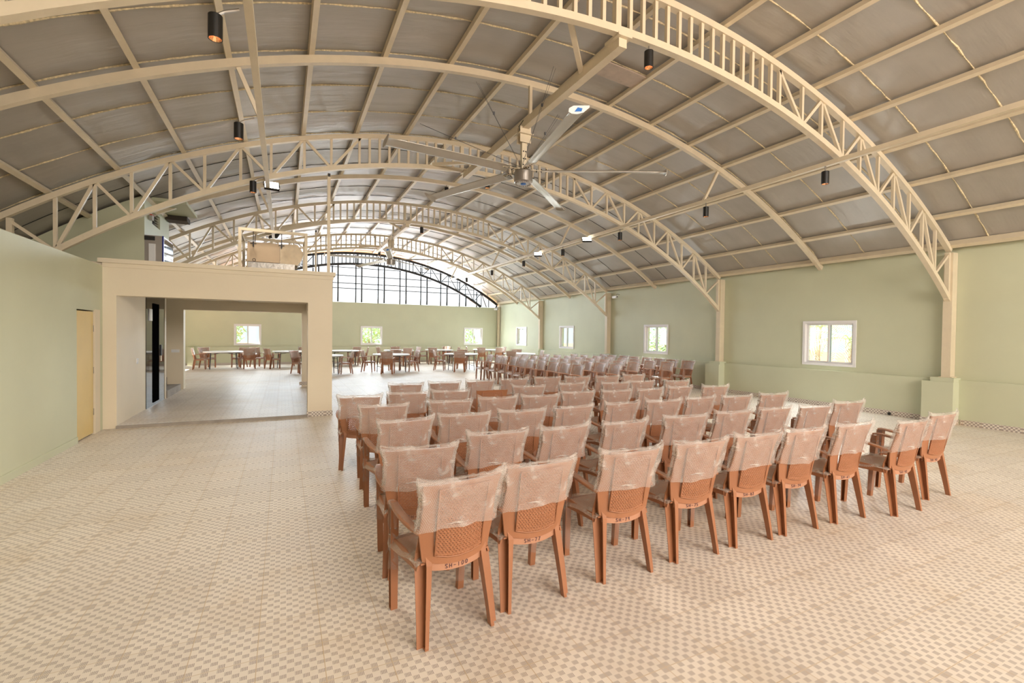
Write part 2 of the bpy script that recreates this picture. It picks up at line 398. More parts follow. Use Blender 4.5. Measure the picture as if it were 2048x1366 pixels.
# trusses
RO, RI, ZI = 13.47, 11.97, -6.74
def opt(a, y): return Vector(arcpt(math.radians(a), RO, y))
def ipt(x, y): return Vector((x, y, ZI+math.sqrt(RI*RI-(x-XC)**2)))
def truss(y, mat, label, name='roof_truss', endgable=False):
    t = thing(name, (XC, y, 3.3), label, 'roof truss', 'trusses across the hall')
    O = Vector((XC, y, 3.3)); cs = .085 if not endgable else .12; ws = .045 if not endgable else .04
    R = lambda p: Vector(p)-O
    sq = lambda h: [(-h/2, -h/2), (h/2, -h/2), (h/2, h/2), (-h/2, h/2)]
    a1 = 34.9
    pts = [R(opt(-42.0+(a1+42.0)*i/66, y)) for i in range(67)]
    MB().sweep(pts, sq(cs)).build('outer_chord', mat, t)
    hx = 6.62 if endgable else 7.75
    pts = [R(ipt(XC-hx+2*hx*i/60, y)) for i in range(61)]
    MB().sweep(pts, sq(cs)).build('inner_chord', mat, t)
    def strut(p, q, w_=ws):
        if endgable:
            p, q = Vector(p), Vector(q); lo, hi = (p, q) if p.z < q.z else (q, p)
            if hi.z < 3.25: return
            if lo.z < 3.21: lo = hi+(lo-hi)*((hi.z-3.21)/(hi.z-lo.z))
            p, q = lo, hi
        MB().bar(R(p), R(q), w_, up=(0, 1, 0)).build('strut', mat, t)
    xs = [1.35+.196*i for i in range(27)]
    for i, x in enumerate(xs):
        ang = math.degrees(math.asin((x-XC)/RO))
        strut(ipt(x, y), opt(ang, y), .045 if i != 11 else .075)
    for s_ in (1, -1):
        outs = [10.7, 15.3, 20, 24.8, 29.6]; ins = [13.2, 17.8, 22.5, 27.3, 32.0]
        inx = []
        for ia in ins: inx.append(XC+s_*RO*math.sin(math.radians(ia)))
        for k in range(5):
            po = opt(s_*outs[k], y); pi = ipt(inx[k], y) if abs(inx[k]-XC) < 7.7 else ipt(XC+s_*7.7, y)
            strut(po, pi); strut(pi, opt(s_*ins[k], y))                                   # diagonal down, vertical at inner node
            if k > 0: strut(po, ipt(po.x, y))
            if k < 4: strut(pi, opt(s_*outs[k+1], y))
        x = XC+s_*7.66
        strut((x, y, 2.42), (x, y, 3.32), .07)
        strut(ipt(inx[4], y), (x, y, 3.28))
    return t
Y0, B = 4.48, 5.424; TY_ = [-.94, 4.48, 9.82, 15.20, 20.65]
names = ['nearest truss, arching over the front chair rows', 'second truss from the camera, passing over the portico', 'third truss from the camera, in the middle of the hall', 'fourth truss from the camera, nearest the far gable']
TR = [truss(TY_[k+1], STEEL, 'cream lattice arched steel roof %s' % names[k]) for k in range(4)]
truss(YF-.05, BLACKSTEEL, 'black lattice arched steel truss against the white sky at the far gable', 'gable_truss', True)
# plain single arches halfway
for k, nm in enumerate(('nearest', 'second', 'third', 'farthest')):
    y = (6.94, 12.55, 17.95, 23.3)[k]
    t = MB().sweep([opt(-42.0+77.3*i/60, y)-Vector((XC, y, 3.3)) for i in range(61)], [(-.04, -.05), (.04, -.05), (.04, .05), (-.04, .05)])
    t.build('roof_arch', STEEL, loc=(XC, y, 3.3), label='plain cream tube roof arch between trusses, %s the camera' % nm if k == 0 else 'plain cream tube roof arch between trusses, %s from the camera' % nm, cat='roof arch', group='plain roof arches')
# columns and pedestals on the right wall
for k in range(-1, 4):
    y = TY_[k+1]; d = ('behind the camera', 'nearest at the right edge', 'second', 'third', 'farthest from the camera')[k+1]
    yc = y
    pd = thing('column_pedestal', (XR, yc, 0), 'pale green masonry pedestal under the wall column, %s' % d, 'pedestal', 'pedestals along the right wall')
    MB().box((-.24, -.17, .10), (-.001, .32, .82)).build('body', GREEN, pd)
    MB().box((-.25, -.18, 0), (-.001, .33, .10)).build('skirting', SKIRT, pd)
    MB().box((-.20, -.16, .82), (.078, .20, .90)).build('cap', GREEN, pd)
    cx = XR-.02
    ct = thing('wall_column', (cx, yc, .90), 'cream steel box column on the right wall, %s' % d, 'column', 'columns along the right wall')
    MB().box((-.09, -.07, 0), (.095, .07, 2.42)).build('shaft', STEEL, ct)
    MB().box((-.11, -.10, 0), (.095, .10, .015)).build('base_plate', STEEL, ct)
for s_ in ('r',):
    MB().box((XR-.07, YF-.16, .87), (XR+.05, YF-.02, 3.25)).build('wall_column', STEEL, label='slim cream steel column in the far right corner of the hall', cat='column')
# lighting rails
for x, nm in ((7.82, 'right'), (-.28, 'left')):
    z = 4.43
    r = thing('lighting_rail', (x, 9, z), 'straight cream tube rail hung below the trusses on the %s side, carrying lamps' % nm, 'rail', 'lamp rails along the hall')
    MB().bar((0, YN-9, 0), (0, 23.3-9, 0), .07).build('rail_tube', STEEL, r)
    for ya in (1.52, 6.94, 12.55, 17.95, 23.3):
        top = Vector(arcpt(math.radians(18.3 if x > 0 else -19.3), RC-.12, ya))
        MB().bar(Vector((0, ya-9+.12, 0)), Vector((top.x-x, ya-9, top.z-z)), .05, up=(0, 1, 0)).build('hanger', STEEL, r)
# centre beams for the fans
for ya, yb, nm in ((TY_[1], TY_[2], 'near'), (TY_[3], TY_[4], 'far')):
    r = thing('fan_beam', (3.6, (ya+yb)/2, 5.12), 'cream box beam under the ridge carrying the %s ceiling fan' % nm, 'beam', 'fan beams'); h = (yb-ya)/2
    MB().bar((0, -h, 0), (0, h, 0), .115, .125).build('beam_tube', STEEL, r)
    MB().box((-.10, -h-.05, .04), (.10, -h+.22, .075)).box((-.10, h-.22, .04), (.10, h+.05, .075)).build('end_plate', STEEL, r)
    MB().bar((-.75, -h+.02, .12), (-.0, -h+.85, .03), .06).build('brace', STEEL, r)
    MB().bar((-.75, h-.02, .12), (-.0, h-.85, .03), .06).build('brace', STEEL, r)
    MB().bar((.05, -.25, .62), (.05, -.25, .05), .05).build('hanger', STEEL, r)
# ------------------------------------------------------------------ ceiling fans
def fan(loc, base, label, R=2.33):
    t = thing('ceiling_fan', loc, label, 'ceiling fan', 'large industrial ceiling fans')
    m = MB().lathe([(0, -.11), (.10, -.11), (.14, -.10), (.155, -.085), (.155, .08), (.145, .10), (.10, .115), (0, .115)], n=40)
    mo = m.build('motor', GREYM, t, smooth=False)
    rg = MB()
    for i in range(24):
        a = 2*PI*i/24; rg.box((.128*math.cos(a)-.007, .128*math.sin(a)-.007, -.12), (.128*math.cos(a)+.007, .128*math.sin(a)+.007, -.10))
    rg.build('vent_ring', GREYM, mo)
    MB().lathe([(0, -.118), (.045, -.118), (.045, -.11)], n=16).build('sticker', BLUE, mo)
    MB().box((-.045, -.03, .11), (.045, .03, .80)).build('down_rod', STEEL, t)
    bl = MB()
    for z in (.2, .3, .42, .68, .74):
        for x in (-.02, .02): bl.box((x-.009, -.04, z-.009), (x+.009, .04, z+.009))
    bl.build('bolt', BLACK, t)
    MB().box((-.10, -.065, .56), (.10, -.055, .82)).box((-.10, .055, .56), (.10, .065, .82)).box((-.13, -.11, .69), (.13, .11, .70)).build('mount_bracket', STEEL, t)
    cb = MB()
    cb.tube([(.02, -.07, .84), (-.06, -.09, .90), (-.12, -.05, .80), (-.07, -.03, .70), (.0, -.05, .62)], .007, 6).tube([(.1, .08, .70), (.16, .08, .66), (.17, .08, .76)], .006, 6)
    cb.build('cable', BLACK, t)
    for k in range(5):
        a = math.radians(base+72*k); ca, sa = math.cos(a), math.sin(a)
        def P(r, s, z): return (r*ca-s*sa, r*sa+s*ca, z)
        hb = MB(); 
        n0 = len(hb.v)
        hb.quadbox([P(.11, -.045, .105), P(.42, -.03, .09), P(.42, .03, .09), P(.11, .045, .105), P(.11, -.045, .115), P(.42, -.03, .10), P(.42, .03, .10), P(.11, .045, .115)])
        blade = MB(); N = 14; prof = 10
        for i in range(N+1):
            u = i/N; r = .30+(R-.30)*u; ch = .105; tw = .30-.10*u; z0 = .085-.03*u*u
            for j in range(prof):
                th = 2*PI*j/prof; s = ch*math.cos(th); zz = .014*math.sin(th)+.018*(1-(s/ch)**2)
                s2 = s*math.cos(tw)-zz*math.sin(tw); z2 = s*math.sin(tw)+zz*math.cos(tw)
                blade.v.append(P(r, s2, z0+z2))
        for i in range(N):
            for j in range(prof):
                A = i*prof+j; Bq = i*prof+(j+1) % prof; blade.f.append((A, Bq, Bq+prof, A+prof))
        blade.f.append(tuple(range(prof))); blade.f.append(tuple(N*prof+j for j in reversed(range(prof))))
        bo_ = blade.build('blade', ALU, t, smooth=True)
        hb.build('blade_bracket', STEEL, bo_)
        bt = MB()
        for rr in (.14, .22, .30, .38):
            for ss in (-.022, .022):
                x, y, z = P(rr, ss, .105); bt.box((x-.007, y-.007, z-.02), (x+.007, y+.007, z+.022))
        bt.build('bolt', BLACK, bo_)
        # winglet at the tip
        wg = MB(); prf = [(-.135, -.01), (-.10, -.035), (-.03, -.045), (.06, -.03), (.145, .02), (.15, .045), (.05, .05), (-.06, .055), (-.12, .03)]
        c_, s__ = math.cos(.2), math.sin(.2)
        for rr in (R, R+.012):
            for ps, pz in prf: wg.v.append(P(rr, ps*c_-pz*s__, .055+ps*s__+pz*c_))
        L = len(prf); wg.f.append(tuple(range(L))); wg.f.append(tuple(reversed(range(L, 2*L))))
        for j in range(L): wg.f.append((j, j+L, (j+1) % L+L, (j+1) % L))
        wo_ = wg.build('winglet', WHITEP if k == 4 else ALU, bo_)
        if k == 4:
            s_m = MB(); q_ = [P(R+.013, ps*c_-pz*s__, .055+ps*s__+pz*c_) for ps, pz in ((-.06, -.015), (.03, -.02), (.05, .015), (-.01, .03))]
            q2 = [P(R+.016, ps*c_-pz*s__, .055+ps*s__+pz*c_) for ps, pz in ((-.06, -.015), (.03, -.02), (.05, .015), (-.01, .03))]
            s_m.quadbox(q_+q2); s_m.build('sticker', BLUE, wo_)
    gw = MB()
    for gx, gy, gz in ((-1.0, -.35, 1.18), (-.15, -1.2, 1.2), (1.0, .1, 1.15), (-1.5, 1.0, .98), (.2, -.75, .78)):
        gw.tube([(.03*(1 if gx > 0 else -1), 0, .16), (gx, gy, gz)], .0026, 5); gw.tube([(.035*(1 if gx > 0 else -1), .02, .16), (gx+.05, gy+.03, gz)], .0022, 5)
        gw.box((gx*.65-.012, gy*.65-.012, .16+(gz-.16)*.65-.012), (gx*.65+.012, gy*.65+.012, .16+(gz-.16)*.65+.03))
    gw.build('guy_wire', WIRE, t)
fan((3.6, 7.02, 4.27), -29, 'large five-blade silver ceiling fan hanging nearest the camera')
fan((3.6, 17.8, 4.27), -32, 'large five-blade ceiling fan in the distance near the far gable')
# ------------------------------------------------------------------ lamps
def can(x, y, ztop, zrail, label, power=60, side=0, s=1.0):
    t = thing('spotlight', (x, y, ztop), label, 'spotlight', 'black cylinder spotlights')
    r, h = .055*s, .20*s
    MB().lathe([(0, 0), (r-.004, 0), (r, -.004), (r, -h), (r-.006, -h), (r-.006, -h+.05), (r-.012, -h+.055)], n=28).build('housing', BLACK, t, smooth=False)
    MB().lathe([(r-.0065, -h+.002), (r*.45, -h+.05)], n=12).build('reflector', COPPER, t)
    MB().lathe([(0, -h+.045), (r*.5, -h+.045), (r*.5, -h+.052), (0, -h+.052)], n=16).build('bulb', GLOWW, t)
    MB().tube([(0, 0, 0), (side*.03, 0, .05), (side*.08, 0, max(zrail-ztop, .03))], .012, 6).build('mount', GREYM, t)
    l = add_light('lamp_light', 'SPOT', (0, 0, -h-.01), (0, 0, -1), power*3.6, (1, .90, .75), spot_size=1.75, spot_blend=.6, shadow_soft_size=.05)
    l.parent = t
yn = [4.60, 6.98, 9.75, 12.55, 15.25, 18.2, 21.3]
for i, y in enumerate(yn):
    can(7.80+.025*i*.8, y, 4.31, 4.40, 'small black cylinder spotlight under the right-hand rail, %s from the camera' % ORD[i], 28)
for i, (x, y) in enumerate(((-.53, 4.73), (-.53, 7.03), (-.50, 9.62))):
    can(x+.0, y, 4.32, 4.42, 'black cylinder spotlight beside the left-hand rail, %s from the camera' % ORD[i], 28 if i < 2 else 7, side=2.2)
for i, (x, y, z) in enumerate(((4.0, 4.48, 5.12), (4.16, 9.90, 5.16), (4.05, 12.55, 5.68), (4.1, 15.33, 5.14), (3.7, 20.75, 5.14))):
    can(x, y, z, z+.06, 'black cylinder spotlight on the centre line below the arches, %s from the camera' % ORD[i], 22)
def flood(x, y, z, rx, rz, on, label):
    t = thing('floodlight', (x, y, z), label, 'floodlight', 'floodlights on the rails' )
    t.rotation_euler = (rx, 0, rz)
    MB().box((-.13, -.03, -.10), (.13, .02, .10)).build('housing', BLACK, t)
    MB().box((-.12, -.034, -.09), (.12, -.0305, .09)).build('glowing_panel' if on else 'panel', GLOW if on else BLACK, t)
    MB().tube([(-.14, 0, 0), (-.14, .02, .13), (.14, .02, .13), (.14, 0, 0)], .008, 6).build('bracket', BLACK, t)
flood(-.22, 10.3, 4.46, -.65, .10, True, 'glowing white floodlight on the left-hand rail above the portico')
flood(7.72, 11.06, 4.33, -.9, -.5, True, 'glowing floodlight on the right-hand rail, nearer of two')
flood(7.72, 13.9, 4.33, -.9, -.5, True, 'glowing floodlight on the right-hand rail, farther of two')
flood(-.27, 15.9, 4.52, .7, 2.6, False, 'dark switched-off floodlight on the left-hand rail above the ducted unit')
# ------------------------------------------------------------------ far gable mullions
gx = [.2, 1.35, 2.28, 3.46, 4.63, 5.81, 6.99, 8.16, 9.31, 10.4]
gm = thing('mullion_grid', (XC, YF+.25, 3.2), 'black steel grid of mullions and rails filling the far gable opening', 'window frame')
for x in [-1.0]+gx:
    zt = roof(x)-.06
    MB().box((x-XC-.03, .02, 0), (x-XC+.03, .07, zt-3.2)).build('mullion', BLACKSTEEL, gm)
    x2 = x+.24
    zt2 = ZI+math.sqrt(RI*RI-(x2-XC)**2)
    if zt2 > 3.3: MB().box((x2-XC-.035, -.42, 0.01), (x2-XC+.035, -.36, zt2-3.2)).build('mullion', BLACKSTEEL, gm)
for z, th in ((3.95, .04), (4.22, .04), (4.62, .04), (5.05, .035)):
    hw = math.sqrt((RC-.1)**2-(z-ZC)**2)
    MB().box((-hw, .02, z-3.2-th/2), (hw, .045, z-3.2+th/2)).build('rail', BLACKSTEEL, gm)
# ------------------------------------------------------------------ windows
def window(n, axis, a0, a1, z0, z1, dark):
    w_ = a1-a0; h = z1-z0
    mb = MB(); f = .06
    if axis == 'x': T = lambda a, d, z: (XR+.08+d, a, z)
    else: T = lambda a, d, z: (a, YF+.08+d, z)
    def bx(mb, a, b_, d0, d1, zz0, zz1):
        p, q_ = T(a, d0, zz0), T(b_, d1, zz1)
        mb.box(tuple(map(min, p, q_)), tuple(map(max, p, q_)))
    root = bpy.data.objects.new('window_%d' % n, None); COL.objects.link(root); root['kind'] = 'structure'
    f0 = MB(); bx(f0, a0-.03, a1+.03, -.03, .10, z0-.03, z0+.03); bx(f0, a0-.03, a1+.03, -.03, .10, z1-.03, z1+.03); bx(f0, a0-.03, a0+.03, -.03, .10, z0+.03, z1-.03); bx(f0, a1-.03, a1+.03, -.03, .10, z0+.03, z1-.03)
    f0.build('window_frame', WHITEF, root)
    mid = (a0+a1)/2
    for i, (p, q_, d) in enumerate(((a0+.03, mid+.03, .01), (mid-.03, a1-.03, .05))):
        s = MB(); bx(s, p, q_, d, d+.03, z0+.03, z0+.075); bx(s, p, q_, d, d+.03, z1-.075, z1-.03); bx(s, p, p+.045, d, d+.03, z0+.075, z1-.075); bx(s, q_-.045, q_, d, d+.03, z0+.075, z1-.075)
        so = s.build('sash', WHITEF, root)
        gp = MB(); bx(gp, p+.045, q_-.045, d+.012, d+.017, z0+.075, z1-.075); gp.build('pane', GLASS, so)
for n, (a0, a1, z0, z1) in enumerate(RW): window(n+1, 'x', a0, a1, z0, z1, 0)
for n, (a0, a1, z0, z1) in enumerate(FW): window(n+5, 'y', a0, a1, z0, z1, 0)
# ------------------------------------------------------------------ portico block
YB, YK = 9.81, 15.20
pw = MB()
MB().box((XL, YB+.25, 0), (-2.48, 11.63, 2.45)).build('wall_portico_left', CREAMWALL, kind='structure')
pw.box((XL, YB, 0), (-2.48, YB+.25, 2.45))
pw.box((-2.48, YB, 2.20), (.42, YB+.25, 2.73)); pw.box((.42, YB, 0), (.86, YB+.30, 2.73)); pw.box((XL, YB, 2.45), (-2.48, YB+.25, 2.73))
pw.build('wall_portico_front', CREAMWALL, kind='structure'); pw = MB()
pw.box((.49, YK, 0), (.90, YK+.25, 2.73)); pw.box((-2.42, YK, 2.19), (.49, YK+.25, 2.73)); pw.box((XO, YK, 0), (-2.42, YK+.25, 2.73))
pw.build('wall_portico_back', CREAMWALL, kind='structure')
MB().box((.60, YB+.30, 2.25), (.86, YK, 2.73)).build('trim_7', CREAMWALL, kind='structure')
MB().box((XO, 13.24, 0), (-2.46, 13.34, 2.45)).build('wall_portico_inner', CREAMWALL, kind='structure')
MB().box((XO, YB+.02, 2.45), (.86, YK+.23, 2.74)).build('trim_2', CREAMWALL, kind='structure')
MB().box((XL-.05, YB-.05, 2.73), (.91, YB+.25, 2.80)).box((XL, YB-.015, 2.66), (.875, YB, 2.73)).build('trim_3', CREAMWALL, kind='structure')
MB().box((-2.48, YB, 0), (.42, YK+.25, .045)).build('trim_4', PORTFLOOR, kind='structure')
MB().box((-2.48, YB-.05, 0), (.42, YB, .045)).build('trim_5', CONC, kind='structure')
MB().box((.405, YB-.012, 0), (.872, YB, .10)).box((.86, YB, 0), (.872, YB+.3, .10)).box((.42, YK-.012, .045), (.90, YK, .145)).build('baseboard_portico', SKIRT, kind='structure')
MB().box((-2.48, YB-.0, 0), (-2.50, YB, 0)) 
# headhouse (lift shaft) rising to the roof
hh = MB(); xs_ = [XO+i*2.52/8 for i in range(9)]
for i in range(8):
    xa, xb = xs_[i], xs_[i+1]
    for (ya, yb) in ((11.55, 11.70),):
        hh.quadbox([(xa, ya, 2.74), (xb, ya, 2.74), (xb, yb, 2.74), (xa, yb, 2.74), (xa, ya, roof(xa)-.05), (xb, ya, roof(xb)-.05), (xb, yb, roof(xb)-.05), (xa, yb, roof(xa)-.05)])
hh.box((-2.66, 12.15, 4.13), (-2.48, 12.85, 4.31))
hh.box((-2.66, 11.70, 2.74), (-2.48, 12.15, 4.31)).box((-2.66, 12.15, 2.74), (-2.48, 12.85, 3.86)).box((-2.66, 12.85, 2.74), (-2.48, 13.75, 4.31)).box((XO, 13.6, 2.74), (-2.66, 13.75, 3.5))
hh.box((-3.0, 12.0, 4.31), (-1.86, 13.4, 4.38))
hh.build('wall_headhouse', GREEN, kind='structure')
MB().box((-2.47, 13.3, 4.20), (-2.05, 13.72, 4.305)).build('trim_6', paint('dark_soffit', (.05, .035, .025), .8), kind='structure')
vt = thing('louvre_vent', (-2.50, 12.5, 4.0), 'dark louvred vent high on the side of the green lift shaft', 'vent')
lv = MB()
for k in range(5): lv.bar((-.03, -.35, -.12+k*.055), (-.03, .35, -.12+k*.055), .05, .006, up=(.6, 0, .8))
lv.build('louvre', paint('brown_louvre', (.16, .11, .08), .6), vt); MB().box((-.10, -.35, -.14), (-.08, .35, .12)).build('back_panel', BLACK, vt)
sir = thing('alarm_bell', (-2.46, 11.9, 3.93), 'small grey bell with red top by the louvred vent', 'alarm')
MB().box((-.015, -.07, -.05), (.05, .05, .04)).build('body', GREYM, sir); MB().box((.0, -.05, .04), (.04, .12, .07)).build('cap', REDTHING, sir)
# lift landing door upstairs
ld = thing('lift_door', (-2.48, 11.55, 2.75), 'upstairs lift landing door in brushed steel with mirrored side above the portico', 'lift door')
MB().box((0, 0, 0), (.30, .9, .77)).build('cabinet', GREYM, ld)
MB().box((.30, .03, 0), (.312, .88, .74)).build('mirror_panel', BGLASS, ld)
MB().box((.285, -.006, 0), (.312, .03, .77)).build('blue_edge', paint('blue_edge', (.02, .03, .22), .3), ld)
MB().box((.0, -.014, .67), (.17, -.001, .75)).build('display', BLACK, ld)
MB().box((.075, -.035, .14), (.175, -.002, .60)).build('control_box', WHITEP, ld)
# black glass lift on the ground floor
lf = thing('lift', (-2.48, 11.63, .045), 'black glass lift doorway on the left inside the portico', 'lift')
MB().box((-.10, 0, 0), (.01, 1.6, 2.40)).build('glass_surround', BGLASS, lf)
MB().box((.011, .52, .06), (.022, 1.02, 2.15)).build('door_opening', paint('lift_dark_door', (.003, .003, .003), .9, spec=0), lf)
MB().box((.011, 1.20, 1.02), (.03, 1.26, 1.26)).build('call_panel', BLACK, lf); MB().box((.011, 1.20, .90), (.026, 1.26, 1.02)).build('call_sticker', STEEL, lf)
MB().box((.011, .20, 1.78), (.03, .40, 2.02)).build('notice', WHITEP, lf)
# steps behind the lift
st = thing('stair', (-2.46, 13.35, .045), 'grey granite stair steps beside the lift inside the portico', 'stairs')
MB().box((-.32, 0, 0), (.02, 1.6, .17)).build('step', CONC, st); MB().box((-.66, 0, 0), (-.32, 1.84, .34)).build('step', CONC, st); MB().box((-1.0, 0, 0), (-.66, 1.84, .51)).build('step', CONC, st)
for (y, z, nm, x, ln) in ((11.0, 1.05, 'white light switch plate on the cream wall just before the lift', -2.48, .12),):
    t = thing('light_switch', (x, y, z), nm, 'switch'); MB().box((0, -ln/2, -.05), (.012, ln/2, .05)).build('plate', WHITEP, t); MB().box((.012, -.02, -.02), (.017, .02, .02)).build('rocker', WHITEP, t)
t = thing('light_switch', (-2.60, 15.2, 1.08), 'white double switch plate on the wall behind the stairs', 'switch'); MB().box((-.09, -.012, -.04), (.09, 0, .04)).build('plate', WHITEP, t); MB().box((.01, -.017, -.02), (.06, -.012, .02)).build('rocker', WHITEP, t)
# yellow door
d = bpy.data.objects.new('door_1', None); COL.objects.link(d); d.location = (XL, 8.75, 0); d['kind'] = 'structure'
MB().box((-.045, .01, .02), (-.012, .68, 1.91)).build('door_leaf', YELLOW, d)
MB().box((-.10, .70, 0), (.008, .92, 1.95)).build('door_frame', CREAMWALL, d)
hg = MB()
for z in (.3, .95, 1.6): hg.box((-.03, .68, z), (-.005, .70, z+.1))
hg.build('hinge', GREYM, d)
# ducted unit in its hanging frame on the portico roof
ac = thing('duct_frame', (-.17, 9.92, 2.80), 'cream tube frame around the ducted unit standing on the portico roof', 'frame')
fr = MB(); T5 = .05
fr.box((-.58, -.025, 0), (-.53, .025, .685)).box((.53, -.025, 0), (.58, .025, .685)).bar((-.58, 0, .71), (.58, 0, .71), .05); fr.build('front_frame', STEEL, ac)
fr = MB(); fr.box((-.58, .925, -.05), (-.53, .975, .685)).box((.53, .925, -.05), (.58, .975, .685)).bar((-.58, .95, .71), (.58, .95, .71), .05).bar((-.555, .026, .66), (-.555, .924, .66), .04).bar((.555, .026, .66), (.555, .924, .66), .04); fr.build('rear_frame', STEEL, ac)
rd = MB()
for x in (-.34, .13): rd.tube([(x, .02, .40), (x, .02, .74)], .006, 6).tube([(x+.0, .62, .40), (x, .62, .74)], .006, 6).box((x-.05, .0, .46), (x+.05, .04, .47)).box((x-.012, .005, .42), (x+.012, .035, .5))
rd.build('hanger_rod', BLACK, ac)
du = thing('ducted_unit', (-.17, 10.0, 2.80), 'beige ducted air unit with silver foil duct hung in the cream frame', 'air conditioner')
MB().box((-.44, 0, .14), (.10, .62, .50)).build('casing', paint('beige_casing', (.52, .39, .26), .5), du)
MB().lathe([(0, 0), (.012, 0), (.012, .01)], n=12).build('port', BLACK, du, loc=(-.34, -.003, .41))
MB().tube([(-.33+.025*math.cos(i*PI/5), -.004, .17+.025*math.sin(i*PI/5)) for i in range(10)], .005, 6, closed=True).build('handle', BLACK, du)
dm = MB(); prf = [(0, .12), (0, .50), (.30, .52), (.36, .44), (.41, .33), (.36, .20), (.30, .12)]
n0 = 0
for yy in (.0, .6): dm.v += [(.105+a, yy, b_) for a, b_ in prf]
L = len(prf); dm.f += [tuple(range(L)), tuple(reversed(range(L, 2*L)))]+[(j, j+L, (j+1) % L+L, (j+1) % L) for j in range(L)]
dm.build('duct', paint('cream_duct_cloth', (.62, .50, .35), .6, .1, 9, bump=.5, bscale=9), du)
MB().box((-.43, -.012, .02), (.36, .6, .13)).build('foil_tray', FOIL, du)
# posts above the portico
for x, y, zt, nm in ((.79, 9.90, 4.74, 'thin cream post from the portico roof up to the second truss'), (.86, 15.25, 4.72, 'thin cream post from the back of the portico roof up to the third truss')):
    p = thing('roof_post', (x, y, 2.80 if y < 12 else 2.75), nm, 'post', 'posts on the portico roof')
    MB().box((-.028, -.028, 0), (.028, .028, zt-2.8)).build('shaft', STEEL, p)
    MB().box((-.06, -.06, 0), (.06, .06, .01)).build('base_plate', STEEL, p)
    MB().box((-.022, -.045, zt-2.8-.06), (.022, -.029, zt-2.8)).build('clip', BLACK, p)
# cctv cameras
for (x, y, z, rz, nm) in ((XR-.0, 14.6, 3.12, 0, 'small white security camera high on the right wall beside the third column'), (XR-.12, YF-.16, 3.10, .6, 'small white security camera in the far right corner')):
    t = thing('security_camera', (x, y, z), nm, 'camera', None, rz)
    MB().tube([(.07, 0, .10), (-.05, 0, .12), (-.09, 0, .05)], .008, 6).build('bracket', BLACK, t)
    MB().box((-.20, -.10, -.05), (-.10, .12, .04)).build('body', WHITEP, t)
    MB().lathe([(0, 0), (.022, 0), (.022, .02)], n=12).build('lens', BLACK, t, loc=(-.15, -.115, 0)).rotation_euler = (PI/2, 0, 0)
# drain pipe hole
t = thing('drain_outlet', (XR, 5.44, .035), 'round dark drain pipe opening low in the right wall skirting', 'drain')
MB().tube([(-.03, 0, 0), (.0, 0, 0)], .038, 16).build('pipe', GREYM, t); MB().tube([(-.032, 0, 0), (-.0301, 0, 0)], .031, 16).build('hole', BLACK, t)
# ------------------------------------------------------------------ the plastic armchair
def hwid(z):
    pts = [(.40, .186), (.44, .200), (.52, .212), (.60, .226), (.64, .220), (.75, .216), (.87, .232)]
    for (a, b_), (c, d_) in zip(pts, pts[1:]):
        if z <= c: return b_+(d_-b_)*max(0, (z-a))/(c-a)
    return pts[-1][1]
def yb(z): t = (z-.40)/.47; return -.200-.02*t-.065*t*t
def kk(z): return .95-.45*(z-.40)/.47
def backpt(x, z, off=0): return (x, yb(z)+kk(z)*x*x-off, z)
def mk_backrest():
    mb = MB(); nu, nv = 24, 24
    def fn(u, v):
        uu = 2*u-1; zb = .402+.030*uu*uu; zt = .870-.012*uu*uu+.010*abs(uu)**8
        z = zb+v*(zt-zb); return backpt(uu*hwid(z), z)
    def skip(i, j):
        uu = abs(2*(i+.5)/nu-1); v = (j+.5)/nv
        return uu < .64 and .12 < v < .92
    return mb.sheet(fn, nu, nv, .012, skip).mesh('backrest', PLASTIC)
def mk_wicker():
    mb = MB(); nu, nv = 70, 99
    def fn(u, v):
        z = .448+v*(.842-.448)+.035*(1-v)*(2*u-1)**2*.6; hx = .138+.008*v; x = (2*u-1)*hx
        j = v*nv/3; row = int(j); wv = .0014*math.sin(2*PI*(u*14+(.5 if row % 2 else 0)))+.0010*math.cos(2*PI*j)
        return backpt(x, z, .009-wv)
    def skip(i, j):
        row = j//3
        return 1 < i < nu-2 and 2 < j < nv-3 and j % 3 == 2 and (i+(2 if row % 2 else 0)) % 5 in (0, 1)
    return mb.sheet(fn, nu, nv, .006, skip).mesh('wicker_panel', PLASTIC)
def mk_rim():
    mb = MB(); pts = []
    for x, z in [(-.146, .842), (-.140, .465), (-.07, .448), (0, .443), (.07, .448), (.140, .465), (.146, .842)]: pts.append(backpt(x, z, .008))
    dense = []
    for a, b_ in zip(pts, pts[1:]):
        for i in range(4): dense.append(tuple(a[k]+(b_[k]-a[k])*i/4 for k in range(3)))
    dense.append(pts[-1])
    return mb.tube(dense, .0045, 6).mesh('panel_rim', PLASTIC, True)
def mk_seat():
    mb = MB(); nu, nv = 16, 16
    def fn(u, v):
        uu = 2*u-1; y = -.165+v*.40; w_ = .205+.035*v-.02*max(0, v-.85)/.15; x = uu*w_
        y -= .03*uu*uu*v; z = .425+.018*v-.014*(1-uu*uu)*math.sin(PI*v)
        if v > .88: z -= (v-.88)*.30
        return (x, y, z)
    mb.sheet(fn, nu, nv, .010, nrm=(0, 0, -1))
    for s in (-1, 1):
        mb.quadbox([(s*.212, -.15, .385), (s*.224, -.15, .385), (s*.244, .20, .375), (s*.232, .20, .375), (s*.200, -.15, .43), (s*.210, -.15, .43), (s*.238, .20, .44), (s*.228, .20, .44)])
    mb.quadbox([(-.225, .200, .365), (.225, .200, .365), (.225, .212, .365), (-.225, .212, .365), (-.225, .215, .435), (.225, .215, .435), (.225, .227, .43), (-.225, .227, .43)])
    return mb.mesh('seat', PLASTIC)
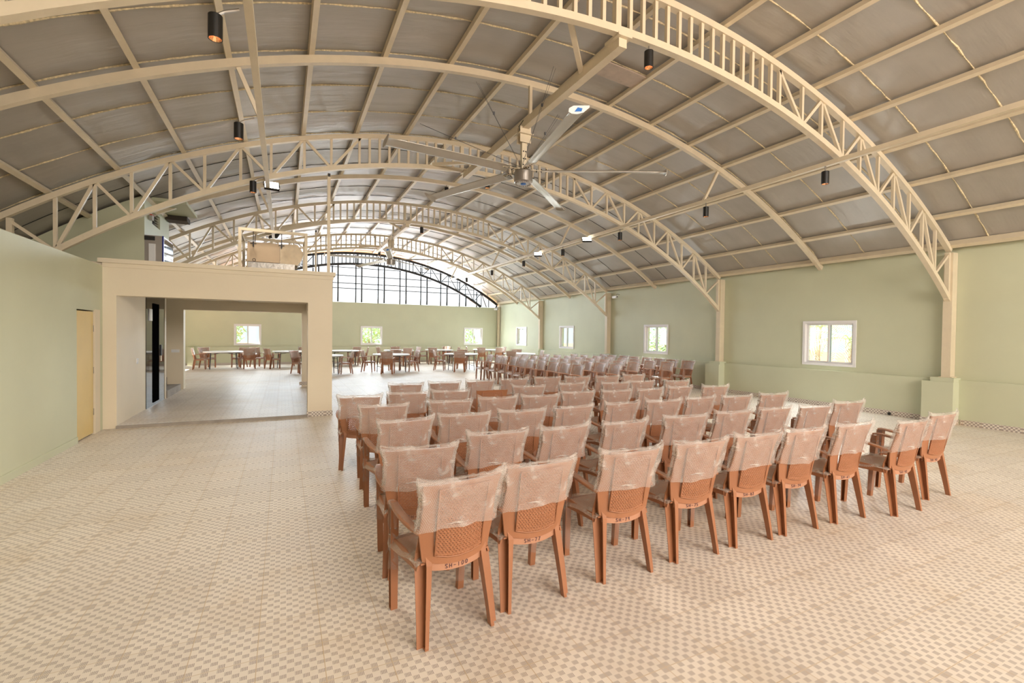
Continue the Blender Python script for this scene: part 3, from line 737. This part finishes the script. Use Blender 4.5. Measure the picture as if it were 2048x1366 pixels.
def mk_apron():
    mb = MB()
    def fn(u, v):
        uu = 2*u-1; z = .362+.018*uu*uu+v*.052; x = uu*.172
        return (x, -.186+.9*x*x-.004*v, z)
    return mb.sheet(fn, 16, 3, .006).mesh('apron', PLASTIC2)
def channel(s, secs, t=.0045):
    """U-channel leg open to the outside; secs = [(z, xweb, xout, yr, yf)...] from the foot up"""
    mb = MB(); n = len(secs)-1
    for z, xw, xo, yr, yf, *xf in secs:
        xf = xf[0] if xf else xo
        P = [(xo, yr), (xw, yr), (xw, yf), (xf, yf), (xf, yf-t), (xw+t, yf-t), (xw+t, yr+t), (xo, yr+t)]
        mb.v += [(s*x, y, z) for x, y in P]
    for i in range(n):
        for j in range(8): mb.f.append((i*8+j, i*8+(j+1) % 8, (i+1)*8+(j+1) % 8, (i+1)*8+j))
    mb.f.append(tuple(range(8))); mb.f.append(tuple(n*8+j for j in range(8)))
    z, xw, xo, yr, yf = secs[0][:5]
    a, b_ = sorted((s*xw, s*xo)); mb.box((a, min(yr, yf), z), (b_, max(yr, yf), z+.010))
    return mb
def mk_leg(s, front):
    if front: m = channel(s, [(0, .200, .240, .205, .240), (.40, .206, .252, .180, .228), (.640, .210, .256, .165, .225)])
    else: m = channel(s, [(0, .188, .208, -.240, -.200, .240), (.12, .178, .200, -.224, -.180, .236), (.30, .160, .188, -.200, -.146, .230), (.41, .149, .181, -.184, -.122, .226), (.435, .149, .182, -.178, -.118, .224), (.47, .152, .186, -.172, -.118, .220), (.54, .172, .200, -.172, -.145, .218), (.60, .196, .212, -.174, -.160, .218)])
    return m.mesh('leg', PLASTIC)
def mk_arm(s):
    mb = MB(); pts = []
    C = [(.212, -.185, .600), (.228, -.150, .610), (.248, -.06, .630), (.252, .05, .646), (.243, .16, .656), (.238, .215, .650)]
    for k in range(len(C)-1):
        p0, p1, p2, p3 = C[max(k-1, 0)], C[k], C[k+1], C[min(k+2, len(C)-1)]
        for i in range(4):
            t = i/4
            pts.append(tuple(.5*((2*b_)+(-a+c)*t+(2*a-5*b_+4*c-d_)*t*t+(-a+3*b_-3*c+d_)*t**3) for a, b_, c, d_ in zip(p0, p1, p2, p3)))
    pts.append(C[-1]); pts = [(s*x, y, z) for x, y, z in pts]
    def pr(t): w_ = .020+.005*math.sin(PI*min(1, t*1.1)); return [(-w_, -.009), (w_, -.009), (w_, .004), (w_*.7, .009), (-w_*.7, .009), (-w_, .004)]
    return mb.sweep(pts, pr).mesh('armrest', PLASTIC, False)
def mk_back_wrap(seed):
    rnd = random.Random(seed); mb = MB(); nu, nv = 40, 18
    ph = [rnd.uniform(0, 6) for _ in range(6)]; sag = rnd.uniform(-.015, .025); tilt = rnd.uniform(-.02, .02)
    cl, crn = rnd.uniform(.004, .028), rnd.uniform(.008, .038)
    for j in range(nv+1):
        v = j/nv
        for i in range(nu):
            a = 2*PI*i/nu; c, s_ = math.cos(a), math.sin(a)
            # flat loop: side position uu, front/back offset
            uu = max(-1, min(1, c*1.18)); 
            zb = .600+sag*(1-uu*uu)*(1 if s_ < 0 else -1)+tilt*uu+.004*math.sin(7*uu+ph[0])
            zt = .884+.006*math.sin(5*uu+ph[1])+(cl if uu < 0 else crn)*abs(uu)**6
            z = zb+v*(zt-zb)
            side = 1+ .055*(1-abs(s_)) + .02*math.sin(12*v+ph[2])*(1-abs(s_))
            x = uu*(hwid(min(z, .87))+.012)*side + (cl+crn)*.35*abs(uu)**5*(1 if uu > 0 else -1)*max(0, v-.8)*4
            th = .020+.006*math.sin(9*uu+6*v+ph[3])*(1-v)+.004*math.sin(21*uu-9*v+ph[4])
            th *= (1-.75*v**6)
            x0, y0, _ = backpt(x, min(z, .88)); y = y0+(.004 if abs(s_) < .2 else 0)+th*(1.2*min(1, max(-1, s_*2.2)))-(.003)
            mb.v.append((x, y, z))
    for j in range(nv):
        for i in range(nu):
            A = j*nu+i; B_ = j*nu+(i+1) % nu; mb.f.append((A, B_, B_+nu, A+nu))
    for i in range(1, nu//2):       # close the top seam, front row to back row
        A = nv*nu+i; B_ = nv*nu+(nu-i); A2 = nv*nu+i-1 if i > 1 else nv*nu; B2 = nv*nu+(nu-i+1) % nu
        mb.f.append((A, B_, B2 if i > 1 else nv*nu, A2) if i > 1 else (A, B_, nv*nu))
    mb.f.append((nv*nu+nu//2-1, nv*nu+nu//2, nv*nu+nu//2+1))
    # crimped welded edges: thin irregular strips along both sides and the top
    rim = []
    for k in range(26):
        z = .612+(.284+cl)*k/25; zz = min(z, .87); rim.append((-(hwid(zz)+.020+.012*(k/25)**6), z))
    for k in range(1, 30):
        uu = -1+2*k/29; rim.append((uu*.252, .890+(cl if uu < 0 else crn)*abs(uu)**6))
    for k in range(25, -1, -1):
        z = .612+(.284+crn)*k/25; zz = min(z, .87); rim.append(((hwid(zz)+.020+.012*(k/25)**6), z))
    b0 = len(mb.v)
    for k, (x, z) in enumerate(rim):
        d_ = 1 if k > 0 else 0
        nx, nz = (-1, 0) if k < 25 else ((0, 1) if k < 55 else (1, 0))
        j1, j2 = rnd.uniform(-.003, .003), rnd.uniform(.003, .012)
        y = backpt(x, min(z, .88))[1]+.004
        mb.v += [(x-nx*.006, y-.004, z-nz*.006), (x+nx*j2, y+j1+.003, z+nz*j2), (x-nx*.006, y+.010, z-nz*.006)]
    for k in range(len(rim)-1):
        A = b0+3*k; mb.f += [(A, A+1, A+4, A+3), (A+1, A+2, A+5, A+4)]
    return mb.mesh('bubble_wrap', BUBBLE, True)
def mk_seat_wrap(seed):
    rnd = random.Random(seed+50); mb = MB(); ph = rnd.uniform(0, 6); hang = rnd.uniform(.05, .11)
    nu, nv = 22, 18
    for i in range(nu+1):
        for j in range(nv+1):
            uu = 2*i/nu-1; v = j/nv; y = -.17+v*.435; w_ = .222+.03*v; x = uu*w_
            z = .444+.018*v-.010*(1-uu*uu)+.006*math.sin(8*uu+ph)*math.sin(9*v)
            e = max(0, abs(uu)-.86)/.14; f = max(0, v-.90)/.10
            z -= e*(.03+hang*max(0, v-.25))+f*.06; x *= 1+.05*e
            mb.v.append((x, y-.03*uu*uu*v, z))
    for i in range(nu):
        for j in range(nv):
            A = i*(nv+1)+j; mb.f.append((A, A+nv+1, A+nv+2, A+1))
    return mb.mesh('seat_wrap', BUBBLE2, True)
def mk_arm_wrap(s, seed):
    rnd = random.Random(seed+99+s); mb = MB()
    C = [(.218, -.175, .608), (.236, -.10, .620), (.250, 0, .640), (.248, .12, .653), (.240, .205, .648)]
    pts = [(s*x, y, z) for x, y, z in C]; fine = []
    for a, b_ in zip(pts, pts[1:]):
        for i in range(5): fine.append(tuple(a[k]+(b_[k]-a[k])*i/5 for k in range(3)))
    fine.append(pts[-1])
    mb.sweep(fine, lambda t: [((.029+.004*math.sin(t*30+q_))*math.cos(2*PI*q_/8), (.016+.004*math.sin(t*23+q_*2+seed))*math.sin(2*PI*q_/8)) for q_ in range(8)], cap=False)
    zb = rnd.choice((.06, .25, .10)); leg = []
    for k in range(13):
        f = k/12; z = .640-(.640-zb)*f; leg.append((s*(.232-.012*f), .198+.022*f, z))
    mb.sweep(leg, lambda t: [((.031+.007*math.sin(t*17+q_+seed))*math.cos(2*PI*q_/8), (.038+.008*math.sin(t*13+q_*3+seed))*math.sin(2*PI*q_/8)) for q_ in range(8)], cap=False, ups=[(0, 1, 0)]*13)
    return mb.mesh('arm_wrap', FILM, True)
GL = {'S': [[(.9, .9), (.5, 1), (.1, .8), (.5, .5), (.9, .25), (.5, 0), (.05, .1)]], 'H': [[(.1, 1), (.1, 0)], [(.85, 1), (.85, 0)], [(.1, .5), (.85, .5)]], '-': [[(.15, .5), (.85, .5)]],
      '0': [[(.5, 1), (.1, .6), (.3, 0), (.8, .2), (.9, .8), (.5, 1)]], '1': [[(.5, 1), (.5, 0)]], '2': [[(.1, .8), (.5, 1), (.85, .7), (.1, 0), (.9, 0)]], '4': [[(.6, 0), (.6, 1), (.1, .35), (.9, .35)]],
      '5': [[(.85, 1), (.2, 1), (.15, .55), (.7, .55), (.85, .25), (.5, 0), (.1, .1)]], '6': [[(.8, 1), (.2, .5), (.2, .1), (.7, .1), (.75, .45), (.2, .45)]], '7': [[(.1, 1), (.9, 1), (.4, 0)]],
      '8': [[(.5, .5), (.15, .8), (.5, 1), (.85, .8), (.15, .2), (.5, 0), (.85, .2), (.5, .5)]], '9': [[(.8, .5), (.2, .6), (.3, 1), (.8, .9), (.75, 0)]]}
def mk_writing(txt):
    mb = MB(); h = .022; x0 = -.075; adv = .024
    for ch in txt:
        for st_ in GL[ch]:
            pts = []
            for a, b_ in st_:
                x = x0+a*.017; z = .374+b_*h+.018*(x/.172)**2; pts.append((x, -.186+.9*x*x-.004*.4-.0035, z))
            for p, q_ in zip(pts, pts[1:]): mb.bar(p, q_, .0022, .0016, up=(0, 1, 0))
        x0 += adv
    return mb.mesh('handwriting', INK)
M_ = dict(backrest=mk_backrest(), wicker=mk_wicker(), rim=mk_rim(), seat=mk_seat(), apron=mk_apron(), legs=[mk_leg(s, f) for f in (0, 1) for s in (-1, 1)], arms=[mk_arm(-1), mk_arm(1)])
WR = [mk_back_wrap(i) for i in range(6)]; SW = [mk_seat_wrap(i) for i in range(3)]; AW = [[mk_arm_wrap(s, i) for s in (-1, 1)] for i in range(3)]
def part(name, me, parent):
    o = bpy.data.objects.new(name, me); COL.objects.link(o); o.parent = parent; return o
def first_chair():
    t = thing('plastic_armchair', (0, 0, 0), None, 'chair')
    bk = part('backrest', M_['backrest'], t); wk = part('wicker_panel', M_['wicker'], bk); part('panel_rim', M_['rim'], bk)
    part('seat', M_['seat'], t); part('apron', M_['apron'], t)
    for m in M_['legs']: part('leg', m, t)
    for m in M_['arms']: part('armrest', m, t)
    part('bubble_wrap', WR[0], t); part('seat_wrap', SW[0], t)
    for m in AW[0]: part('arm_wrap', m, t)
    return t
proto = first_chair(); used = [False]; cnt = [0]
def place_chair(x, y, rz, label, group, wrapped=True, writing=None, vi=None):
    k = cnt[0]; cnt[0] += 1
    if not used[0]: t = proto; used[0] = True
    else:
        t = proto.copy(); COL.objects.link(t)
        for ch in list(proto.children):
            base = ch.name.split('.')[0]
            if base == 'bubble_wrap' and not wrapped: continue
            c = ch.copy(); COL.objects.link(c); c.parent = t
            for g_ in list(ch.children):
                if g_.name.startswith('handwriting'): continue
                e = g_.copy(); COL.objects.link(e); e.parent = c
            if base == 'bubble_wrap': c.data = WR[k % 6 if vi is None else vi]
            if base == 'seat_wrap': c.data = SW[(k*2+1) % 3]
            if base == 'arm_wrap': c.data = AW[(k+k//3) % 3][0 if 'left' in c.name or c.data == AW[0][0] else 1]
    t.location = (x, y, 0); t.rotation_euler = (0, 0, rz); t['label'] = label; t['group'] = group
    if writing:
        ap = [c for c in t.children if c.name.startswith('apron')][0]
        o = part('handwriting', mk_writing(writing), ap); o['label'] = 'dark marker handwriting on the rear apron'
    return t
# front block: rows face the far wall. positions are of the top of the backrest (mid)
rows = [
 (2.38, [(.875, 7, 'SH-100', -.06), (1.40, 2, 'SH-77', .03), (2.11, -2, 'SH-79', .05), (2.76, -3, 'SH-75', .05), (3.37, -3, 'SH-82', .04), (3.94, -3, 'SH-74', .02), (4.60, -3, 'SH-61', -.01), (5.30, -2, 'SH-92', -.14), (6.12, -3, 'SH-90', -.04)]),
 (3.25, [(.83, -6, 'SH-78', -.19), (1.51, -2, None, .04), (2.12, 5, None, .01), (2.74, 2, None, 0), (3.48, -8, None, .02), (4.15, -4, None, .02), (4.80, -2, None, .01), (5.37, -6, None, -.07), (6.10, -8, None, -.02)]),
 (4.14, [(.98, 6, None, -.07), (1.55, -6, None, .01), (2.16, -7, None, 0), (2.80, 2, None, .02), (3.47, 3, None, .05), (4.05, -6, None, .01), (4.68, 1, None, .03), (5.28, -5, None, -.02), (5.96, -6, None, -.05)]),
 (5.08, [(.95, -5, None, -.11), (1.70, -4, None, -.06), (2.32, -2, None, 0), (2.89, -6, None, -.02), (3.56, -5, None, .13), (4.15, -2, None, .06), (4.76, 4, None, .06), (5.38, 3, None, .10), (5.98, -7, None, -.02)]),
 (5.95, [(.82, -7, None, -.18), (1.42, -8, None, -.06), (2.00, -8, None, -.04), (2.60, -3, None, -.05), (3.25, -9, None, .10), (4.08, 5, None, .20), (4.81, -7, None, .05), (5.42, -1, None, .10), (6.03, -6, None, -.06)]),
 (7.05, [(1.64, -8, None, -.14), (2.25, -5, None, -.10), (2.87, 1, None, -.06), (3.52, -6, None, .04), (4.23, -9, None, .12), (4.80, -7, None, .03), (5.42, -5, None, -.05), (6.10, -4, None, .02)])]
RN = ['nearest row', 'second row from the camera', 'third row from the camera', 'fourth row from the camera', 'fifth row from the camera', 'farthest row of the front block']
for ri, (yy, L_) in enumerate(rows):
    for ci, (x, rot, wrt, dy) in enumerate(L_):
        unw = (ri == 4 and ci == 3)
        pos = ORD[ci]+' from left' if ci < len(L_)-1 else 'last on the right'
        lab = 'brown armchair with %s, %s, %s' % ('bare unwrapped rattan back' if unw else 'bubble-wrapped back', pos, RN[ri])
        a = math.radians(rot); off = .283
        # the back top lies off behind the chair origin
        place_chair(x-math.sin(a)*off, yy+dy+math.cos(a)*off, a, lab, 'wrapped chairs in the front block', not unw, wrt)
# rear block faces left, columns along the hall
cols = [(6.80, [15.55, 14.98, 14.32, 13.6, 13.1, 12.5, 11.85, 11.2, 10.6, 9.98]), (7.96, [15.67, 14.97, 14.4, 13.85, 13.3, 12.65, 12.0, 11.3, 10.55, 9.90]),
        (9.10, [15.48, 14.7, 14.05, 13.4, 12.75, 12.05, 11.25, 10.48]), (10.22, [15.3, 14.65, 13.95, 13.35, 12.7, 11.9, 11.24, 10.36]), (11.36, [15.0, 14.4, 13.85, 13.25, 12.55, 12.0, 11.45, 10.66])]
CN = ['leftmost line', 'second line from the left', 'middle line', 'fourth line from the left', 'line beside the right wall']
for k, (cx, ys) in enumerate(cols):
    ys = sorted(ys); ys = [ys[0]+(ys[-1]-ys[0])*i/(len(ys)-1) for i in range(len(ys))]
    for i, y in enumerate(ys):
        rr = random.Random(k*31+i); a = PI/2+rr.uniform(-.06, .06)
        lab = 'film-wrapped rear-block chair facing left, %s from near end, %s' % (ORD[i], CN[k])
        place_chair(cx-.283+rr.uniform(-.04, .04)-.02, y+rr.uniform(-.015, .015), a, lab, 'wrapped chairs in the rear block facing left')
# ------------------------------------------------------------------ round tables with chairs
def table(x, y, rz, label):
    t = thing('round_table', (x, y, 0), label, 'table', 'white round folding tables', rz)
    MB().lathe([(0, .745), (.74, .745), (.75, .738), (.75, .712), (.74, .705), (0, .705)], n=56).build('tabletop', WHITEP, t)
    MB().box((-.60, -.33, .67), (.60, -.29, .705)).box((-.60, .29, .67), (.60, .33, .705)).build('apron_rail', DARKLEG, t)
    for sx in (-1, 1):
        for sy in (-1, 1): MB().tube([(sx*.46, sy*.29, .70), (sx*.50, sy*.31, .0)], .015, 8).build('leg', DARKLEG, t)
        MB().tube([(sx*.492, -.305, .22), (sx*.492, .305, .22)], .011, 6).tube([(sx*.47, 0, .60), (0.02*sx, 0, .69)], .010, 6).tube([(sx*.468, -.295, .60), (sx*.468, .295, .60)], .010, 6).build('brace', DARKLEG, t)
    return t
tabs = [((-2.3, 23.35), 'leftmost round table, seen through the portico', 'the leftmost table seen through the portico', [(-3.15, 23.3), (-3.0, 24.2), (-1.75, 24.1)]),
        ((.30, 23.4), 'round table half hidden by the portico\'s right pillar', 'the table half hidden by the portico pillar', [(-.45, 22.9), (.75, 24.3)]),
        ((1.35, 19.3), 'near-row round table just right of the portico pillar', 'the near-row table just right of the pillar', [(.55, 20.0), (2.20, 19.35), (1.40, 20.25)]),
        ((2.60, 23.99), 'far-row round table just right of the portico pillar', 'the far-row table just right of the pillar', [(3.2, 24.65), (3.50, 23.9)]),
        ((4.03, 19.65), 'near-row round table in the middle of the open floor', 'the middle near-row table', [(3.15, 20.05), (3.72, 18.85), (4.35, 20.5), (4.93, 19.75)]),
        ((5.30, 24.02), 'far-row round table straight behind the middle near-row table', 'the far-row table behind the middle one', [(4.6, 24.45), (5.35, 24.95), (6.15, 24.2), (5.45, 23.15)]),
        ((7.55, 24.40), 'far-row round table between the middle and right far windows', 'the far-row table between two far windows', [(6.75, 24.6), (7.05, 23.7), (8.1, 25.1), (8.35, 24.35)]),
        ((7.07, 19.58), 'near-row round table to the right, before the rear chair block', 'the right-hand near-row table', [(6.2, 20.0), (6.72, 18.8), (7.4, 20.4)]),
        ((10.3, 24.4), 'far-row round table under the rightmost far window', 'the far-row table under the rightmost far window', [(9.5, 24.7), (9.8, 23.75), (10.5, 23.4), (11.15, 24.3)]),
        ((9.91, 19.5), 'round table by the right wall behind the rear chair block', 'the table by the right wall', [(9.25, 18.85), (10.2, 20.3), (10.75, 19.3)])]
for (c, lab, ref, chs) in tabs:
    table(c[0], c[1], random.uniform(-.2, .2), 'white '+lab)
    names_used = set()
    for (x, y) in chs:
        dx, dy = c[0]-x, c[1]-y
        ang = math.degrees(math.atan2(-dy, -dx))
        if -45 <= ang < 45: side = 'right'
        elif 45 <= ang < 135: side = 'far'
        elif -135 <= ang < -45: side = 'near'
        else: side = 'left'
        if side in names_used: side = {'left': 'far left', 'right': 'far right', 'far': 'far left', 'near': 'near right'}[side]
        if side in names_used: side = 'inner '+side
        names_used.add(side)
        d_ = math.hypot(dx, dy); f = max(d_, .86)/d_
        place_chair(c[0]-dx*f, c[1]-dy*f, math.atan2(dy, dx)-PI/2, 'brown armchair at the %s of %s' % (side, ref), 'chairs around the round tables')
place_chair(-1.32, 23.15, .05, 'brown plastic armchair facing away between the two tables seen through the portico', 'chairs around the round tables')
place_chair(-1.08, 24.15, PI+.5, 'film-covered armchair facing the camera between the two tables seen through the portico', 'chairs around the round tables')
# ------------------------------------------------------------------ trees outside the windows
def foliage(n, rx, ry, rz, seed, size=.12):
    rnd = random.Random(seed); mb = MB()
    for _ in range(n):
        while True:
            p = Vector((rnd.uniform(-1, 1), rnd.uniform(-1, 1), rnd.uniform(-1, 1)))
            if .35 < p.length < 1: break
        p = Vector((p.x*rx, p.y*ry, p.z*rz)); d1 = Vector((rnd.uniform(-1, 1), rnd.uniform(-1, 1), rnd.uniform(-1, 1))).normalized(); d2 = d1.orthogonal().normalized()
        s = size*rnd.uniform(.6, 1.3); b0 = len(mb.v)
        mb.v += [tuple(p-d1*s), tuple(p+d2*s*.4+d1*s*.1), tuple(p+d1*s), tuple(p-d2*s*.4+d1*s*.1)]; mb.f.append((b0, b0+1, b0+2, b0+3))
    return mb
def tree(x, y, h, r, seed, label):
    t = thing('leafy_tree', (x, y, -.4), label, 'tree', 'trees outside the windows')
    MB().tube([(0, 0, 0), (.1, .05, h*.5), (0, 0, h)], lambda s: .14-.08*s, 8).tube([(.08, .04, h*.5), (.5, .3, h*.95)], .05, 6).tube([(.08, .04, h*.55), (-.5, -.2, h)], .05, 6).build('trunk', BARK, t)
    foliage(1400, r, r, r*.9, seed).build('foliage', LEAF, t, loc=(0, 0, h))
tree(-3.4, 30.2, 2.0, 1.5, 1, 'leafy green tree outside the far window seen through the portico')
tree(4.9, 31.0, 1.8, 1.4, 2, 'leafy tree outside the middle far window')
tree(12.6, 31.3, 1.9, 1.4, 3, 'leafy tree outside the rightmost far window')
tree(16.2, 16.4, 1.7, 1.2, 4, 'leafy shrub-like tree outside the second right-wall window')
def palm(x, y, h, rz, label):
    t = thing('palm_tree', (x, y, -.4), label, 'tree', None, rz)
    MB().tube([(0, 0, 0), (.1, 0, h*.5), (0, 0, h)], lambda s: .15-.05*s, 10).build('trunk', BARK, t)
    rnd = random.Random(3)
    for k in range(11):
        a = 2*PI*k/11+rnd.uniform(-.2, .2); L = 2.4; up = rnd.uniform(.2, 1.1); mb = MB(); pts = []
        for i in range(15):
            s = i/14; r = L*s*(1-.1*s); z = h+up*s*1.6-1.9*s*s; pts.append(Vector((r*math.cos(a), r*math.sin(a), z)))
        mb.tube(pts, lambda s: .02*(1-s)+.004, 5)
        for i in range(1, 14):
            for sd in (-1, 1):
                for hf in (0, .5):
                    p = pts[i].lerp(pts[min(i+1, 14)], hf); tn = (pts[min(i+1, 14)]-pts[i-1]).normalized(); sdv = tn.cross(Vector((0, 0, 1))).normalized()*sd
                    ln = .55*math.sin(PI*min(.95, .15+i/15)); tip = p+sdv*ln+tn*ln*.5+Vector((0, 0, -ln*.45)); b0 = len(mb.v)
                    mb.v += [tuple(p-tn*.013), tuple(p+tn*.013), tuple(tip)]; mb.f.append((b0, b0+1, b0+2))
        mb.build('frond', LEAF, t)
palm(17.3, 9.3, 2.0, .4, 'young coconut palm with drooping fronds outside the nearest right-wall window')
palm(20.5, 12.2, 2.5, 1.3, 'taller coconut palm standing farther outside the nearest right-wall window')
